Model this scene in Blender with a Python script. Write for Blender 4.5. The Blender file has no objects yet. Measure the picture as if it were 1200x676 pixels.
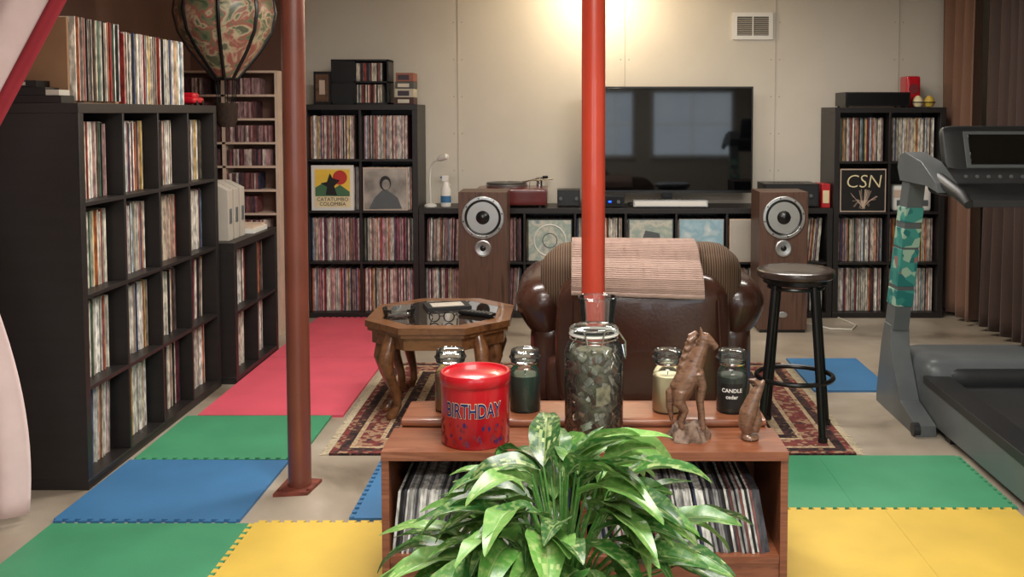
import bpy, math, random
from mathutils import Vector, Matrix, Euler
random.seed(7)
sc = bpy.context.scene
sc.view_settings.view_transform = 'Standard'
R = random.Random(11)

def C(r, g, b):
    def f(c):
        c /= 255.0
        return c/12.92 if c <= 0.04045 else ((c+0.055)/1.055)**2.4
    return (f(r), f(g), f(b), 1.0)

# ---------------------------------------------------------------- materials
def newmat(name):
    m = bpy.data.materials.new(name); m.use_nodes = True
    nt = m.node_tree
    return m, nt, nt.nodes['Principled BSDF']

def mat(name, col, rough=0.5, metal=0.0, noise=0.08, nscale=12.0, bump=0.0, bscale=None,
        coat=0.0, trans=0.0, emis=None, estr=0.0, spec=0.5, stretch=(1, 1, 1), sheen=0.0, alpha=1.0):
    m, nt, p = newmat(name)
    p.inputs['Roughness'].default_value = rough
    p.inputs['Metallic'].default_value = metal
    p.inputs['Specular IOR Level'].default_value = spec
    p.inputs['Coat Weight'].default_value = coat
    p.inputs['Transmission Weight'].default_value = trans
    p.inputs['Sheen Weight'].default_value = sheen
    tc = nt.nodes.new('ShaderNodeTexCoord')
    mp = nt.nodes.new('ShaderNodeMapping'); mp.inputs['Scale'].default_value = stretch
    nt.links.new(tc.outputs['Object'], mp.inputs['Vector'])
    n = nt.nodes.new('ShaderNodeTexNoise'); n.inputs['Scale'].default_value = nscale
    n.inputs['Detail'].default_value = 4
    nt.links.new(mp.outputs['Vector'], n.inputs['Vector'])
    r = nt.nodes.new('ShaderNodeValToRGB')
    r.color_ramp.elements[0].position = 0.3; r.color_ramp.elements[1].position = 0.7
    r.color_ramp.elements[0].color = tuple(max(0, c*(1-noise)) for c in col[:3])+(1,)
    r.color_ramp.elements[1].color = tuple(min(1, c*(1+noise)) for c in col[:3])+(1,)
    nt.links.new(n.outputs['Fac'], r.inputs['Fac'])
    nt.links.new(r.outputs['Color'], p.inputs['Base Color'])
    if bump > 0:
        n2 = nt.nodes.new('ShaderNodeTexNoise'); n2.inputs['Scale'].default_value = bscale or nscale*4
        nt.links.new(mp.outputs['Vector'], n2.inputs['Vector'])
        b = nt.nodes.new('ShaderNodeBump'); b.inputs['Strength'].default_value = bump
        b.inputs['Distance'].default_value = 0.01
        nt.links.new(n2.outputs['Fac'], b.inputs['Height'])
        nt.links.new(b.outputs['Normal'], p.inputs['Normal'])
    if emis:
        p.inputs['Emission Color'].default_value = emis
        p.inputs['Emission Strength'].default_value = estr
    return m

def ramp_mat(name, cols, scale=8, rough=0.5, tex='noise', stretch=(1, 1, 1), detail=6, coat=0.0, bump=0.0, const=False, dist=0.0, metal=0.0):
    m, nt, p = newmat(name)
    p.inputs['Roughness'].default_value = rough
    p.inputs['Coat Weight'].default_value = coat
    p.inputs['Metallic'].default_value = metal
    tc = nt.nodes.new('ShaderNodeTexCoord')
    mp = nt.nodes.new('ShaderNodeMapping'); mp.inputs['Scale'].default_value = stretch
    nt.links.new(tc.outputs['Object'], mp.inputs['Vector'])
    if tex == 'noise':
        n = nt.nodes.new('ShaderNodeTexNoise'); n.inputs['Scale'].default_value = scale
        n.inputs['Detail'].default_value = detail; n.inputs['Distortion'].default_value = dist
        out = n.outputs['Fac']
    elif tex == 'voronoi':
        n = nt.nodes.new('ShaderNodeTexVoronoi'); n.inputs['Scale'].default_value = scale
        out = n.outputs['Distance']
    elif tex == 'vorcell':
        n = nt.nodes.new('ShaderNodeTexVoronoi'); n.inputs['Scale'].default_value = scale
        sp = nt.nodes.new('ShaderNodeSeparateColor'); nt.links.new(n.outputs['Color'], sp.inputs['Color'])
        out = sp.outputs[0]
    elif tex == 'wave':
        n = nt.nodes.new('ShaderNodeTexWave'); n.inputs['Scale'].default_value = scale
        n.inputs['Distortion'].default_value = dist; n.bands_direction = 'X'
        out = n.outputs['Fac']
    nt.links.new(mp.outputs['Vector'], n.inputs['Vector'])
    r = nt.nodes.new('ShaderNodeValToRGB')
    if const: r.color_ramp.interpolation = 'CONSTANT'
    el = r.color_ramp.elements
    lo, hi = (0.3, 0.7) if tex == 'noise' else (0.0, 0.95)
    k = len(cols)
    el[0].position = lo; el[0].color = cols[0]
    el[1].position = hi; el[1].color = cols[-1]
    for i in range(1, k-1):
        e = el.new(lo+(hi-lo)*i/(k-1)); e.color = cols[i]
    nt.links.new(out, r.inputs['Fac'])
    nt.links.new(r.outputs['Color'], p.inputs['Base Color'])
    if bump > 0:
        b = nt.nodes.new('ShaderNodeBump'); b.inputs['Strength'].default_value = bump
        b.inputs['Distance'].default_value = 0.01
        nt.links.new(out, b.inputs['Height']); nt.links.new(b.outputs['Normal'], p.inputs['Normal'])
    return m

def attr_mat(name, rough=0.6, nscale=1.0, stretch=(1, 1, 1), lo=0.6, hi=1.25, coat=0.0, spec=0.4):
    m, nt, p = newmat(name)
    p.inputs['Roughness'].default_value = rough
    p.inputs['Coat Weight'].default_value = coat
    p.inputs['Specular IOR Level'].default_value = spec
    a = nt.nodes.new('ShaderNodeAttribute'); a.attribute_name = 'Col'
    tc = nt.nodes.new('ShaderNodeTexCoord')
    mp = nt.nodes.new('ShaderNodeMapping'); mp.inputs['Scale'].default_value = stretch
    nt.links.new(tc.outputs['Object'], mp.inputs['Vector'])
    n = nt.nodes.new('ShaderNodeTexNoise'); n.inputs['Scale'].default_value = nscale
    nt.links.new(mp.outputs['Vector'], n.inputs['Vector'])
    mr = nt.nodes.new('ShaderNodeMapRange')
    mr.inputs['From Min'].default_value = 0.35; mr.inputs['From Max'].default_value = 0.65
    mr.inputs['To Min'].default_value = lo; mr.inputs['To Max'].default_value = hi
    nt.links.new(n.outputs['Fac'], mr.inputs['Value'])
    mx = nt.nodes.new('ShaderNodeVectorMath'); mx.operation = 'SCALE'
    nt.links.new(a.outputs['Color'], mx.inputs[0]); nt.links.new(mr.outputs['Result'], mx.inputs['Scale'])
    nt.links.new(mx.outputs['Vector'], p.inputs['Base Color'])
    return m

def glass(name, col=(1, 1, 1, 1), rough=0.02, ior=1.40, milk=0.02):
    m, nt, p = newmat(name)
    out = [n for n in nt.nodes if n.type == 'OUTPUT_MATERIAL'][0]
    g = nt.nodes.new('ShaderNodeBsdfGlossy'); g.inputs['Roughness'].default_value = rough
    t = nt.nodes.new('ShaderNodeBsdfTransparent'); t.inputs['Color'].default_value = col
    d = nt.nodes.new('ShaderNodeBsdfDiffuse'); d.inputs['Color'].default_value = (.85, .9, .88, 1)
    md = nt.nodes.new('ShaderNodeMixShader'); md.inputs[0].default_value = milk
    nt.links.new(t.outputs[0], md.inputs[1]); nt.links.new(d.outputs[0], md.inputs[2])
    f = nt.nodes.new('ShaderNodeFresnel'); f.inputs['IOR'].default_value = ior
    mx = nt.nodes.new('ShaderNodeMixShader')
    nt.links.new(f.outputs[0], mx.inputs[0]); nt.links.new(md.outputs[0], mx.inputs[1]); nt.links.new(g.outputs[0], mx.inputs[2])
    nt.links.new(mx.outputs[0], out.inputs['Surface'])
    return m

M = {}
M['wall'] = mat('wall_paint_cream', C(208, 200, 186), 0.75, noise=0.03, nscale=3, bump=0.05, bscale=150)
M['seam'] = mat('wall_seam', C(178, 170, 156), 0.8)
M['brown_wall'] = mat('wall_paint_brown', C(116, 84, 70), 0.8, noise=0.1, nscale=3)
M['ceil'] = mat('ceiling_paint', C(190, 180, 164), 0.9)
M['floor'] = ramp_mat('concrete_floor', [C(110, 98, 84), C(150, 138, 122), C(166, 154, 138), C(190, 180, 164)], 1.8, 0.40, detail=12, dist=.4)
M['black'] = mat('black_brown_laminate', C(34, 30, 29), 0.42, noise=0.15, nscale=3, stretch=(1, 1, 12))
M['blackp'] = mat('black_plastic', C(18, 18, 19), 0.35, noise=0.1)
M['blackm'] = mat('black_metal', C(16, 16, 17), 0.3, metal=0.3)
M['screen'] = mat('tv_screen_glass', C(4, 5, 7), 0.04, noise=0.0, spec=0.45)
M['tabletop'] = mat('smoked_glass_top', C(40, 30, 24), 0.04, noise=0.1, spec=0.9, coat=1.0)
M['white'] = mat('white_plastic', C(225, 222, 214), 0.4, noise=0.02)
M['offwhite'] = mat('offwhite_plastic', C(178, 170, 158), 0.5, noise=0.03)
M['silver'] = mat('brushed_silver', C(190, 190, 188), 0.3, metal=0.9, noise=0.05)
M['chrome'] = mat('chrome', C(215, 215, 215), 0.12, metal=1.0, noise=0.02)
M['rec'] = attr_mat('record_spines', 0.55, 60, (1, 1, 0.35), 0.5, 1.25)
M['colr'] = attr_mat('painted_parts', 0.5, 10, (1, 1, 1), 0.95, 1.05)
M['polered_lit'] = mat('red_pole_paint_lit', C(182, 62, 42), 0.28, noise=0.1, nscale=5, coat=0.3, bump=0.03, bscale=40)  # both poles share one paint; this copy carries the lit tone
M['polered_shade'] = mat('red_pole_paint_shaded', C(116, 62, 48), 0.35, noise=0.15, nscale=5, coat=0.15)  # same pole paint, with its weaker light put into the colour
M['rust'] = mat('rusty_plate', C(110, 50, 36), 0.7, noise=0.3, nscale=30)
M['walnut'] = ramp_mat('walnut_veneer', [C(64, 42, 32), C(92, 64, 50), C(74, 50, 40)], 5, 0.4, stretch=(9, 9, 0.7), dist=0.6)
M['teak'] = ramp_mat('teak_wood', [C(104, 58, 38), C(140, 86, 58), C(120, 68, 44), C(154, 100, 72)], 3.5, 0.33, stretch=(0.9, 10, 10), dist=1.0, coat=0.15)
M['oak'] = ramp_mat('table_wood', [C(82, 50, 28), C(124, 82, 50), C(100, 62, 36)], 5, 0.3, stretch=(1.5, 8, 3), dist=0.8, coat=0.3)
M['leather'] = mat('brown_leather', C(62, 36, 27), 0.27, noise=0.15, nscale=6, bump=0.08, bscale=70, coat=0.2)
M['cord'] = ramp_mat('striped_corduroy', [C(52, 36, 26), C(100, 76, 56), C(122, 98, 74), C(62, 42, 30)], 14, 0.85, tex='wave', dist=0.6)
M['towel'] = mat('towel_fabric', C(178, 152, 140), 0.95, noise=0.10, nscale=30, bump=0.45, bscale=120, sheen=0.1, stretch=(0.6, 1, 3))
M['towelrib'] = mat('towel_rib', C(172, 146, 134), 0.95, noise=0.12)
M['tin'] = mat('red_tin_paint', C(184, 20, 34), 0.28, noise=0.06, coat=0.4)
M['navy'] = mat('navy_print', C(30, 32, 92), 0.4)
M['cream'] = mat('cream_print', C(230, 214, 170), 0.5)
M['glass'] = glass('clear_glass', (0.96, 0.985, 0.975, 1))
M['greenwax'] = mat('dark_green_wax', C(12, 62, 42), 0.3, noise=0.1)
M['creamwax'] = mat('cream_wax', C(250, 236, 196), 0.5, noise=0.03)
M['brownwax'] = mat('amber_brown_wax', C(156, 124, 84), 0.4)
M['dkwax'] = mat('dark_wax', C(22, 44, 30), 0.35)
M['label'] = mat('paper_label', C(120, 30, 40), 0.6)
M['carve'] = ramp_mat('carved_dark_wood', [C(70, 48, 36), C(120, 88, 68), C(88, 62, 48)], 30, 0.33, stretch=(1, 1, 3), coat=0.3)
M['seat'] = mat('dark_stool_seat', C(46, 34, 30), 0.3, noise=.15, coat=.3)
M['rock'] = ramp_mat('carved_base_wood', [C(62, 46, 38), C(130, 108, 92), C(86, 66, 54)], 40, 0.7, bump=0.4)
M['soil'] = mat('potting_soil', C(40, 28, 20), 0.95, noise=0.4, nscale=60, bump=0.6)
M['pot'] = mat('terracotta_pot', C(150, 84, 58), 0.7, noise=0.1)
M['tmgrey'] = mat('treadmill_grey', C(88, 93, 95), 0.4, noise=0.05)
M['tmdark'] = mat('treadmill_dark_plastic', C(34, 36, 38), 0.45)
M['belt'] = mat('treadmill_belt', C(34, 35, 36), 0.6, noise=0.1, nscale=80, bump=0.1)
M['tape'] = ramp_mat('teal_patterned_tape', [C(30, 110, 108), C(60, 140, 130), C(50, 128, 120), C(150, 180, 160), C(150, 100, 96)], 26, 0.5, tex='vorcell', const=True)
M['curt1'] = mat('lit_brown_curtain', C(114, 82, 64), 0.9, noise=0.08, sheen=0.2, stretch=(1, 1, .3))  # same brown drapes, light on the far end put into the colour
M['curt2'] = mat('dark_brown_curtain', C(58, 38, 30), 0.75, noise=0.12, sheen=0.15, stretch=(1, 1, .3))
M['pinkcurt'] = mat('pale_pink_curtain', C(232, 206, 204), 0.9, noise=0.05, sheen=0.2)
M['redtrim'] = mat('red_curtain_trim', C(170, 50, 62), 0.85)
M['card'] = mat('cardboard', C(140, 106, 76), 0.8, noise=0.06)
M['beige'] = mat('beige_rack_paint', C(200, 176, 156), 0.6)
M['bluelight'] = mat('blue_led', C(20, 60, 255), 0.4, emis=C(20, 70, 255), estr=6)
M['foil'] = ramp_mat('foil_packets', [C(96, 92, 80), C(196, 194, 182), C(150, 148, 130), C(220, 218, 208)], 28, 0.25, tex='noise', metal=.5)
M['foil2'] = ramp_mat('olive_packets', [C(50, 50, 40), C(124, 120, 98), C(80, 80, 62)], 26, 0.35, tex='noise')
M['foil3'] = ramp_mat('brown_packets', [C(50, 34, 26), C(110, 78, 56), C(74, 50, 38)], 26, 0.35, tex='noise')
for k, c in dict(pink=C(214, 86, 104), green=C(66, 144, 104), blue=C(58, 112, 158), yellow=C(214, 180, 76)).items():
    M['foam_'+k] = mat('foam_'+k, c, 0.55, noise=0.08, nscale=4, bump=0.08, bscale=220)
M['rugdark'] = ramp_mat('rug_dark_pattern', [C(34, 22, 24), C(74, 40, 36), C(130, 100, 74)], 60, 0.95, tex='vorcell', const=True)
M['rugred'] = ramp_mat('rug_red_pattern', [C(100, 42, 40), C(116, 52, 46), C(150, 118, 92), C(56, 34, 36)], 48, 0.95, tex='vorcell', const=True)
M['rugcream'] = ramp_mat('rug_cream_pattern', [C(180, 158, 128), C(160, 134, 104), C(116, 60, 52)], 66, 0.95, tex='vorcell', const=True)
M['rugfield'] = ramp_mat('rug_field_pattern', [C(92, 44, 40), C(66, 40, 36), C(126, 98, 76), C(104, 52, 46), C(58, 56, 50)], 40, 0.95, tex='vorcell', const=True)
M['fringe'] = mat('rug_fringe', C(200, 186, 158), 0.95, noise=0.2, nscale=120)
M['balloon'] = ramp_mat('floral_balloon_fabric', [C(70, 86, 64), C(120, 130, 98), C(164, 92, 84), C(196, 184, 150), C(90, 104, 78), C(110, 104, 86)], 9, 0.35, tex='noise', dist=1.2, detail=3)
M['wicker'] = mat('dark_wicker', C(50, 34, 24), 0.8, noise=0.4, nscale=60, bump=0.5)
M['art2'] = ramp_mat('album_art_portrait', [C(110, 106, 100), C(160, 154, 144), C(190, 184, 172)], 7, 0.5)
M['art3'] = ramp_mat('album_art_map', [C(186, 190, 172), C(150, 166, 158), C(200, 196, 180), C(130, 146, 150)], 14, 0.5)
M['art4'] = ramp_mat('album_art_blue', [C(180, 204, 212), C(140, 176, 190), C(210, 216, 212)], 9, 0.5)
M['sunyellow'] = mat('poster_yellow', C(236, 196, 70), .5)
M['postred'] = mat('poster_red', C(190, 52, 44), .5)
M['postgreen'] = mat('poster_green', C(70, 110, 76), .5)
M['cover_black'] = mat('album_cover_black', C(22, 20, 18), 0.5)
M['cable'] = mat('white_cable', C(210, 205, 190), 0.5)

# leaf material
m, nt, p = newmat('peace_lily_leaf')
p.inputs['Roughness'].default_value = 0.32
p.inputs['Specular IOR Level'].default_value = 0.6
a = nt.nodes.new('ShaderNodeAttribute'); a.attribute_name = 'Col'
tc = nt.nodes.new('ShaderNodeTexCoord')
n = nt.nodes.new('ShaderNodeTexNoise'); n.inputs['Scale'].default_value = 70; n.inputs['Detail'].default_value = 7
nt.links.new(tc.outputs['Object'], n.inputs['Vector'])
r = nt.nodes.new('ShaderNodeValToRGB')
r.color_ramp.elements[0].position = 0.50; r.color_ramp.elements[0].color = (0, 0, 0, 1)
r.color_ramp.elements[1].position = 0.72; r.color_ramp.elements[1].color = (.38, .38, .38, 1)
nt.links.new(n.outputs['Fac'], r.inputs['Fac'])
mx = nt.nodes.new('ShaderNodeMix'); mx.data_type = 'RGBA'
nt.links.new(r.outputs['Color'], mx.inputs[0])
nt.links.new(a.outputs['Color'], mx.inputs[6])
mx.inputs[7].default_value = C(190, 206, 130)
nt.links.new(mx.outputs[2], p.inputs['Base Color'])
out = [q for q in nt.nodes if q.type == 'OUTPUT_MATERIAL'][0]
tr = nt.nodes.new('ShaderNodeBsdfTranslucent'); nt.links.new(mx.outputs[2], tr.inputs['Color'])
ms = nt.nodes.new('ShaderNodeMixShader'); ms.inputs[0].default_value = 0.18
nt.links.new(p.outputs[0], ms.inputs[1]); nt.links.new(tr.outputs[0], ms.inputs[2])
nt.links.new(ms.outputs[0], out.inputs['Surface'])
M['leaf'] = m

# ---------------------------------------------------------------- builder
class B:
    def __init__(s, name):
        s.name = name; s.v = []; s.f = []; s.m = []; s.c = []; s.mats = []; s.sm = []
    def mi(s, k):
        if k not in s.mats: s.mats.append(k)
        return s.mats.index(k)
    def add(s, vs, fs, mk, col=(1, 1, 1, 1), T=None, smooth=True):
        o = len(s.v)
        for q in vs:
            q = Vector(q)
            if T is not None: q = T @ q
            s.v.append(tuple(q))
        i = s.mi(mk)
        for f in fs:
            s.f.append(tuple(o+k for k in f)); s.m.append(i); s.c.append(col); s.sm.append(smooth)
    def box(s, x0, x1, y0, y1, z0, z1, mk, col=(1, 1, 1, 1), T=None):
        vs = [(x0, y0, z0), (x1, y0, z0), (x1, y1, z0), (x0, y1, z0), (x0, y0, z1), (x1, y0, z1), (x1, y1, z1), (x0, y1, z1)]
        fs = [(0, 3, 2, 1), (4, 5, 6, 7), (0, 1, 5, 4), (1, 2, 6, 5), (2, 3, 7, 6), (3, 0, 4, 7)]
        s.add(vs, fs, mk, col, T, False)
    def lathe(s, cx, cy, prof, mk, seg=32, T=None, col=(1, 1, 1, 1), sx=1, sy=1):
        vs = []; fs = []
        n = len(prof)
        for (r, z) in prof:
            for k in range(seg):
                a = 2*math.pi*k/seg
                vs.append((cx+r*sx*math.cos(a), cy+r*sy*math.sin(a), z))
        for i in range(n-1):
            for k in range(seg):
                k2 = (k+1) % seg
                fs.append((i*seg+k, i*seg+k2, (i+1)*seg+k2, (i+1)*seg+k))
        if prof[0][0] > 1e-5: fs.append(tuple(reversed(range(seg))))
        if prof[-1][0] > 1e-5: fs.append(tuple((n-1)*seg+k for k in range(seg)))
        s.add(vs, fs, mk, col, T)
    def cyl(s, cx, cy, z0, z1, r, mk, seg=32, T=None, col=(1, 1, 1, 1)):
        s.lathe(cx, cy, [(r, z0), (r, z1)], mk, seg, T, col)
    def tube(s, pts, rad, mk, seg=10, col=(1, 1, 1, 1), T=None):
        pts = [Vector(q) for q in pts]
        if not isinstance(rad, (list, tuple)): rad = [rad]*len(pts)
        vs = []; fs = []
        up = None
        for i, q in enumerate(pts):
            t = (pts[min(i+1, len(pts)-1)]-pts[max(i-1, 0)])
            if t.length < 1e-9: t = Vector((0, 0, 1))
            t.normalize()
            if up is None:
                up = Vector((0, 0, 1)) if abs(t.z) < 0.9 else Vector((1, 0, 0))
            u = (up - t*up.dot(t)); u.normalize(); w = t.cross(u); up = u
            for k in range(seg):
                a = 2*math.pi*k/seg
                vs.append(q+(u*math.cos(a)+w*math.sin(a))*rad[i])
        n = len(pts)
        for i in range(n-1):
            for k in range(seg):
                k2 = (k+1) % seg
                fs.append((i*seg+k, i*seg+k2, (i+1)*seg+k2, (i+1)*seg+k))
        fs.append(tuple(reversed(range(seg)))); fs.append(tuple((n-1)*seg+k for k in range(seg)))
        s.add(vs, fs, mk, col, T)
    def torus(s, c, Rr, r, mk, seg=40, T=None, axis='z', col=(1, 1, 1, 1)):
        vs = []; fs = []; m_ = 8
        for i in range(seg):
            a = 2*math.pi*i/seg
            for k in range(m_):
                b = 2*math.pi*k/m_
                rr = Rr+r*math.cos(b); h = r*math.sin(b)
                if axis == 'z': vs.append((c[0]+rr*math.cos(a), c[1]+rr*math.sin(a), c[2]+h))
                else: vs.append((c[0]+rr*math.cos(a), c[1]+h, c[2]+rr*math.sin(a)))
        for i in range(seg):
            for k in range(m_):
                fs.append((i*m_+k, ((i+1) % seg)*m_+k, ((i+1) % seg)*m_+(k+1) % m_, i*m_+(k+1) % m_))
        s.add(vs, fs, mk, col, T)
    def rbox(s, c, size, r, mk, n=10, T=None, puff=0.0, col=(1, 1, 1, 1)):
        h = [q/2 for q in size]; r = min(r, *h)
        vs = {}; L = []; fs = []
        def key(ax, sg, i, j):
            u = -1+2*i/n; v = -1+2*j/n
            u = math.copysign(abs(u)**0.6, u) if u else 0; v = math.copysign(abs(v)**0.6, v) if v else 0
            q = [0, 0, 0]; q[ax] = sg; q[(ax+1) % 3] = u; q[(ax+2) % 3] = v
            kk = tuple(round(t, 5) for t in q)
            if kk not in vs:
                pnt = Vector([q[t]*h[t] for t in range(3)])
                inn = Vector([max(-(h[t]-r), min(h[t]-r, pnt[t])) for t in range(3)])
                d = pnt-inn
                if d.length > 1e-9: pnt = inn+d.normalized()*r
                if puff:
                    o2 = (1-abs(q[(ax+1) % 3])**2)*(1-abs(q[(ax+2) % 3])**2)
                    pnt[ax] += sg*puff*o2
                vs[kk] = len(L); L.append(pnt+Vector(c))
            return vs[kk]
        for ax in range(3):
            for sg in (-1, 1):
                for i in range(n):
                    for j in range(n):
                        fs.append((key(ax, sg, i, j), key(ax, sg, i+1, j), key(ax, sg, i+1, j+1), key(ax, sg, i, j+1)))
        s.add(L, fs, mk, col, T)
    def prism(s, poly, lo, hi, mk, axis='z', T=None, col=(1, 1, 1, 1)):
        n = len(poly); vs = []
        for h in (lo, hi):
            for (a, b) in poly:
                vs.append((a, b, h) if axis == 'z' else ((h, a, b) if axis == 'x' else (a, h, b)))
        fs = [tuple(range(n)), tuple(n+k for k in range(n))]
        for k in range(n): fs.append((k, (k+1) % n, n+(k+1) % n, n+k))
        s.add(vs, fs, mk, col, T, False)
    def grid(s, fn, nu, nv, mk, col=(1, 1, 1, 1)):
        vs = [fn(i/nu, j/nv) for i in range(nu+1) for j in range(nv+1)]
        fs = [(i*(nv+1)+j, (i+1)*(nv+1)+j, (i+1)*(nv+1)+j+1, i*(nv+1)+j+1) for i in range(nu) for j in range(nv)]
        s.add(vs, fs, mk, col)
    def text(s, txt, size, fn, mk, thick=0.0, bold=0.0):
        cu = bpy.data.curves.new('t', 'FONT'); cu.body = txt; cu.size = size; cu.align_x = 'CENTER'
        cu.offset = bold; cu.resolution_u = 3
        ob = bpy.data.objects.new('t', cu); bpy.context.collection.objects.link(ob)
        dg = bpy.context.evaluated_depsgraph_get(); me = bpy.data.meshes.new_from_object(ob.evaluated_get(dg))
        s.add([fn(v.co.x, v.co.y) for v in me.vertices], [tuple(q.vertices) for q in me.polygons], mk, smooth=False)
        bpy.data.objects.remove(ob); bpy.data.curves.remove(cu); bpy.data.meshes.remove(me)
    def done(s, bevel=0.0, recalc=True, solid=0.0, remesh=0.0, angle=40, parent=None):
        me = bpy.data.meshes.new(s.name); me.from_pydata(s.v, [], s.f)
        for k in s.mats: me.materials.append(M[k])
        me.polygons.foreach_set('material_index', s.m)
        me.polygons.foreach_set('use_smooth', s.sm)
        ca = me.color_attributes.new('Col', 'FLOAT_COLOR', 'CORNER')
        arr = []
        for p_ in me.polygons:
            arr.extend(list(s.c[p_.index])*len(p_.vertices))
        ca.data.foreach_set('color', arr)
        if recalc:
            import bmesh
            bm = bmesh.new(); bm.from_mesh(me); bmesh.ops.recalc_face_normals(bm, faces=bm.faces[:]); bm.to_mesh(me); bm.free()
        me.set_sharp_from_angle(angle=math.radians(angle))
        ob = bpy.data.objects.new(s.name, me); bpy.context.collection.objects.link(ob)
        if solid:
            md = ob.modifiers.new('solid', 'SOLIDIFY'); md.thickness = solid
        if bevel:
            md = ob.modifiers.new('bevel', 'BEVEL'); md.width = bevel; md.segments = 2; md.limit_method = 'ANGLE'
        if remesh:
            md = ob.modifiers.new('remesh', 'REMESH'); md.mode = 'VOXEL'; md.voxel_size = remesh; md.use_smooth_shade = True
            md2 = ob.modifiers.new('sm', 'SMOOTH'); md2.iterations = 2; md2.factor = 0.5
        if parent: ob.parent = parent
        return ob

def simple_box(name, x0, x1, y0, y1, z0, z1, mk, bevel=0.0):
    b = B(name); b.box(x0, x1, y0, y1, z0, z1, mk); return b.done(bevel=bevel)

# ---------------------------------------------------------------- room shell
CEIL = 2.46
simple_box('floor', -2.85, 3.1, -2.1, 7.52, -0.1, 0.0, 'floor')
simple_box('ceiling', -2.85, 3.1, -2.1, 7.52, CEIL, CEIL+0.1, 'ceil')
simple_box('wall_back', -2.04, 3.1, 7.42, 7.52, 0, CEIL, 'wall')
simple_box('wall_alcove', -2.85, -2.04, 7.36, 7.52, 0, CEIL, 'brown_wall')
simple_box('wall_left', -2.85, -2.75, -2.1, 7.36, 0, CEIL, 'brown_wall')
simple_box('wall_right', 3.0, 3.1, -2.1, 7.42, 0, CEIL, 'wall')
simple_box('wall_front', -2.75, 3.0, -2.1, -2.0, 0, CEIL, 'wall')
for i, x in enumerate([-0.82, 0.40, 1.50, 2.40]):
    b = B('trim_%d' % (i+1)); b.box(x-0.0025, x+0.0025, 7.417, 7.42, 0, CEIL, 'seam')
    for k in range(9):
        for sx in (-0.03, 0.03):
            b.lathe(0, 0, [(0.006, 0), (0.004, 0.002)], 'seam', 8, Matrix.Translation((x+sx, 7.42, 0.2+k*0.27)) @ Matrix.Rotation(math.pi/2, 4, 'X'))
    b.done()
M['pane'] = ramp_mat('daylit_window_pane', [C(90, 120, 150), C(180, 198, 210), C(220, 226, 226)], 1.5, 0.3)
pp = M['pane'].node_tree.nodes['Principled BSDF']; pp.inputs['Emission Color'].default_value = C(160, 195, 225); pp.inputs['Emission Strength'].default_value = 1.0
WINS = [(-1.6, -0.5), (0.45, 1.0), (1.35, 2.6)]
for i, (x0, x1) in enumerate(WINS):
    b = B('window_%d' % (i+1)); z0, z1 = 0.75, 1.75
    b.box(x0, x1, -2.0, -1.985, z0, z1, 'pane')
    for (a0, a1, c0, c1) in [(x0-.06, x0, z0-.06, z1+.06), (x1, x1+.06, z0-.06, z1+.06), (x0, x1, z0-.06, z0), (x0, x1, z1, z1+.06), ((x0+x1)/2-.02, (x0+x1)/2+.02, z0, z1), (x0, x1, (z0+z1)/2-.02, (z0+z1)/2+.02)]:
        b.box(a0, a1, -2.0, -1.95, c0, c1, 'white')
    b.done(bevel=0.004)

# ---------------------------------------------------------------- vent
b = B('wall_vent')
x0, x1, z0, z1 = 1.186, 1.477, 1.964, 2.16
for q in [(x0, x1, z0, z0+.03), (x0, x1, z1-.03, z1), (x0, x0+.03, z0+.03, z1-.03), (x1-.03, x1, z0+.03, z1-.03), ((x0+x1)/2-.004, (x0+x1)/2+.004, z0+.03, z1-.03)]:
    b.box(q[0], q[1], 7.405, 7.42, q[2], q[3], 'white')
b.box(x0+.03, x1-.03, 7.416, 7.42, z0+.03, z1-.03, 'tmdark')
for k in range(9):
    T = Matrix.Translation((0, 7.412, z0+.04+k*.0143)) @ Matrix.Rotation(0.6, 4, 'X')
    b.box(x0+.03, x1-.03, -.006, .004, -.0025, .0025, 'offwhite', T=T)
b.done()

# ---------------------------------------------------------------- shelves + records
def mp_left(xf, y0):
    return lambda u, v, z: (xf-v, y0+u, z)
def mp_back(x0, yf):
    return lambda u, v, z: (x0+u, yf+v, z)

def mbox(b, mp, u0, u1, v0, v1, z0, z1, mk, col=(1, 1, 1, 1), lean=0.0):
    vs = [mp(u0, v0, z0), mp(u1, v0, z0), mp(u1, v1, z0), mp(u0, v1, z0), mp(u0+lean, v0, z1), mp(u1+lean, v0, z1), mp(u1+lean, v1, z1), mp(u0+lean, v1, z1)]
    b.add(vs, [(0, 3, 2, 1), (4, 5, 6, 7), (0, 1, 5, 4), (1, 2, 6, 5), (2, 3, 7, 6), (3, 0, 4, 7)], mk, col, None, False)

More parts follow.
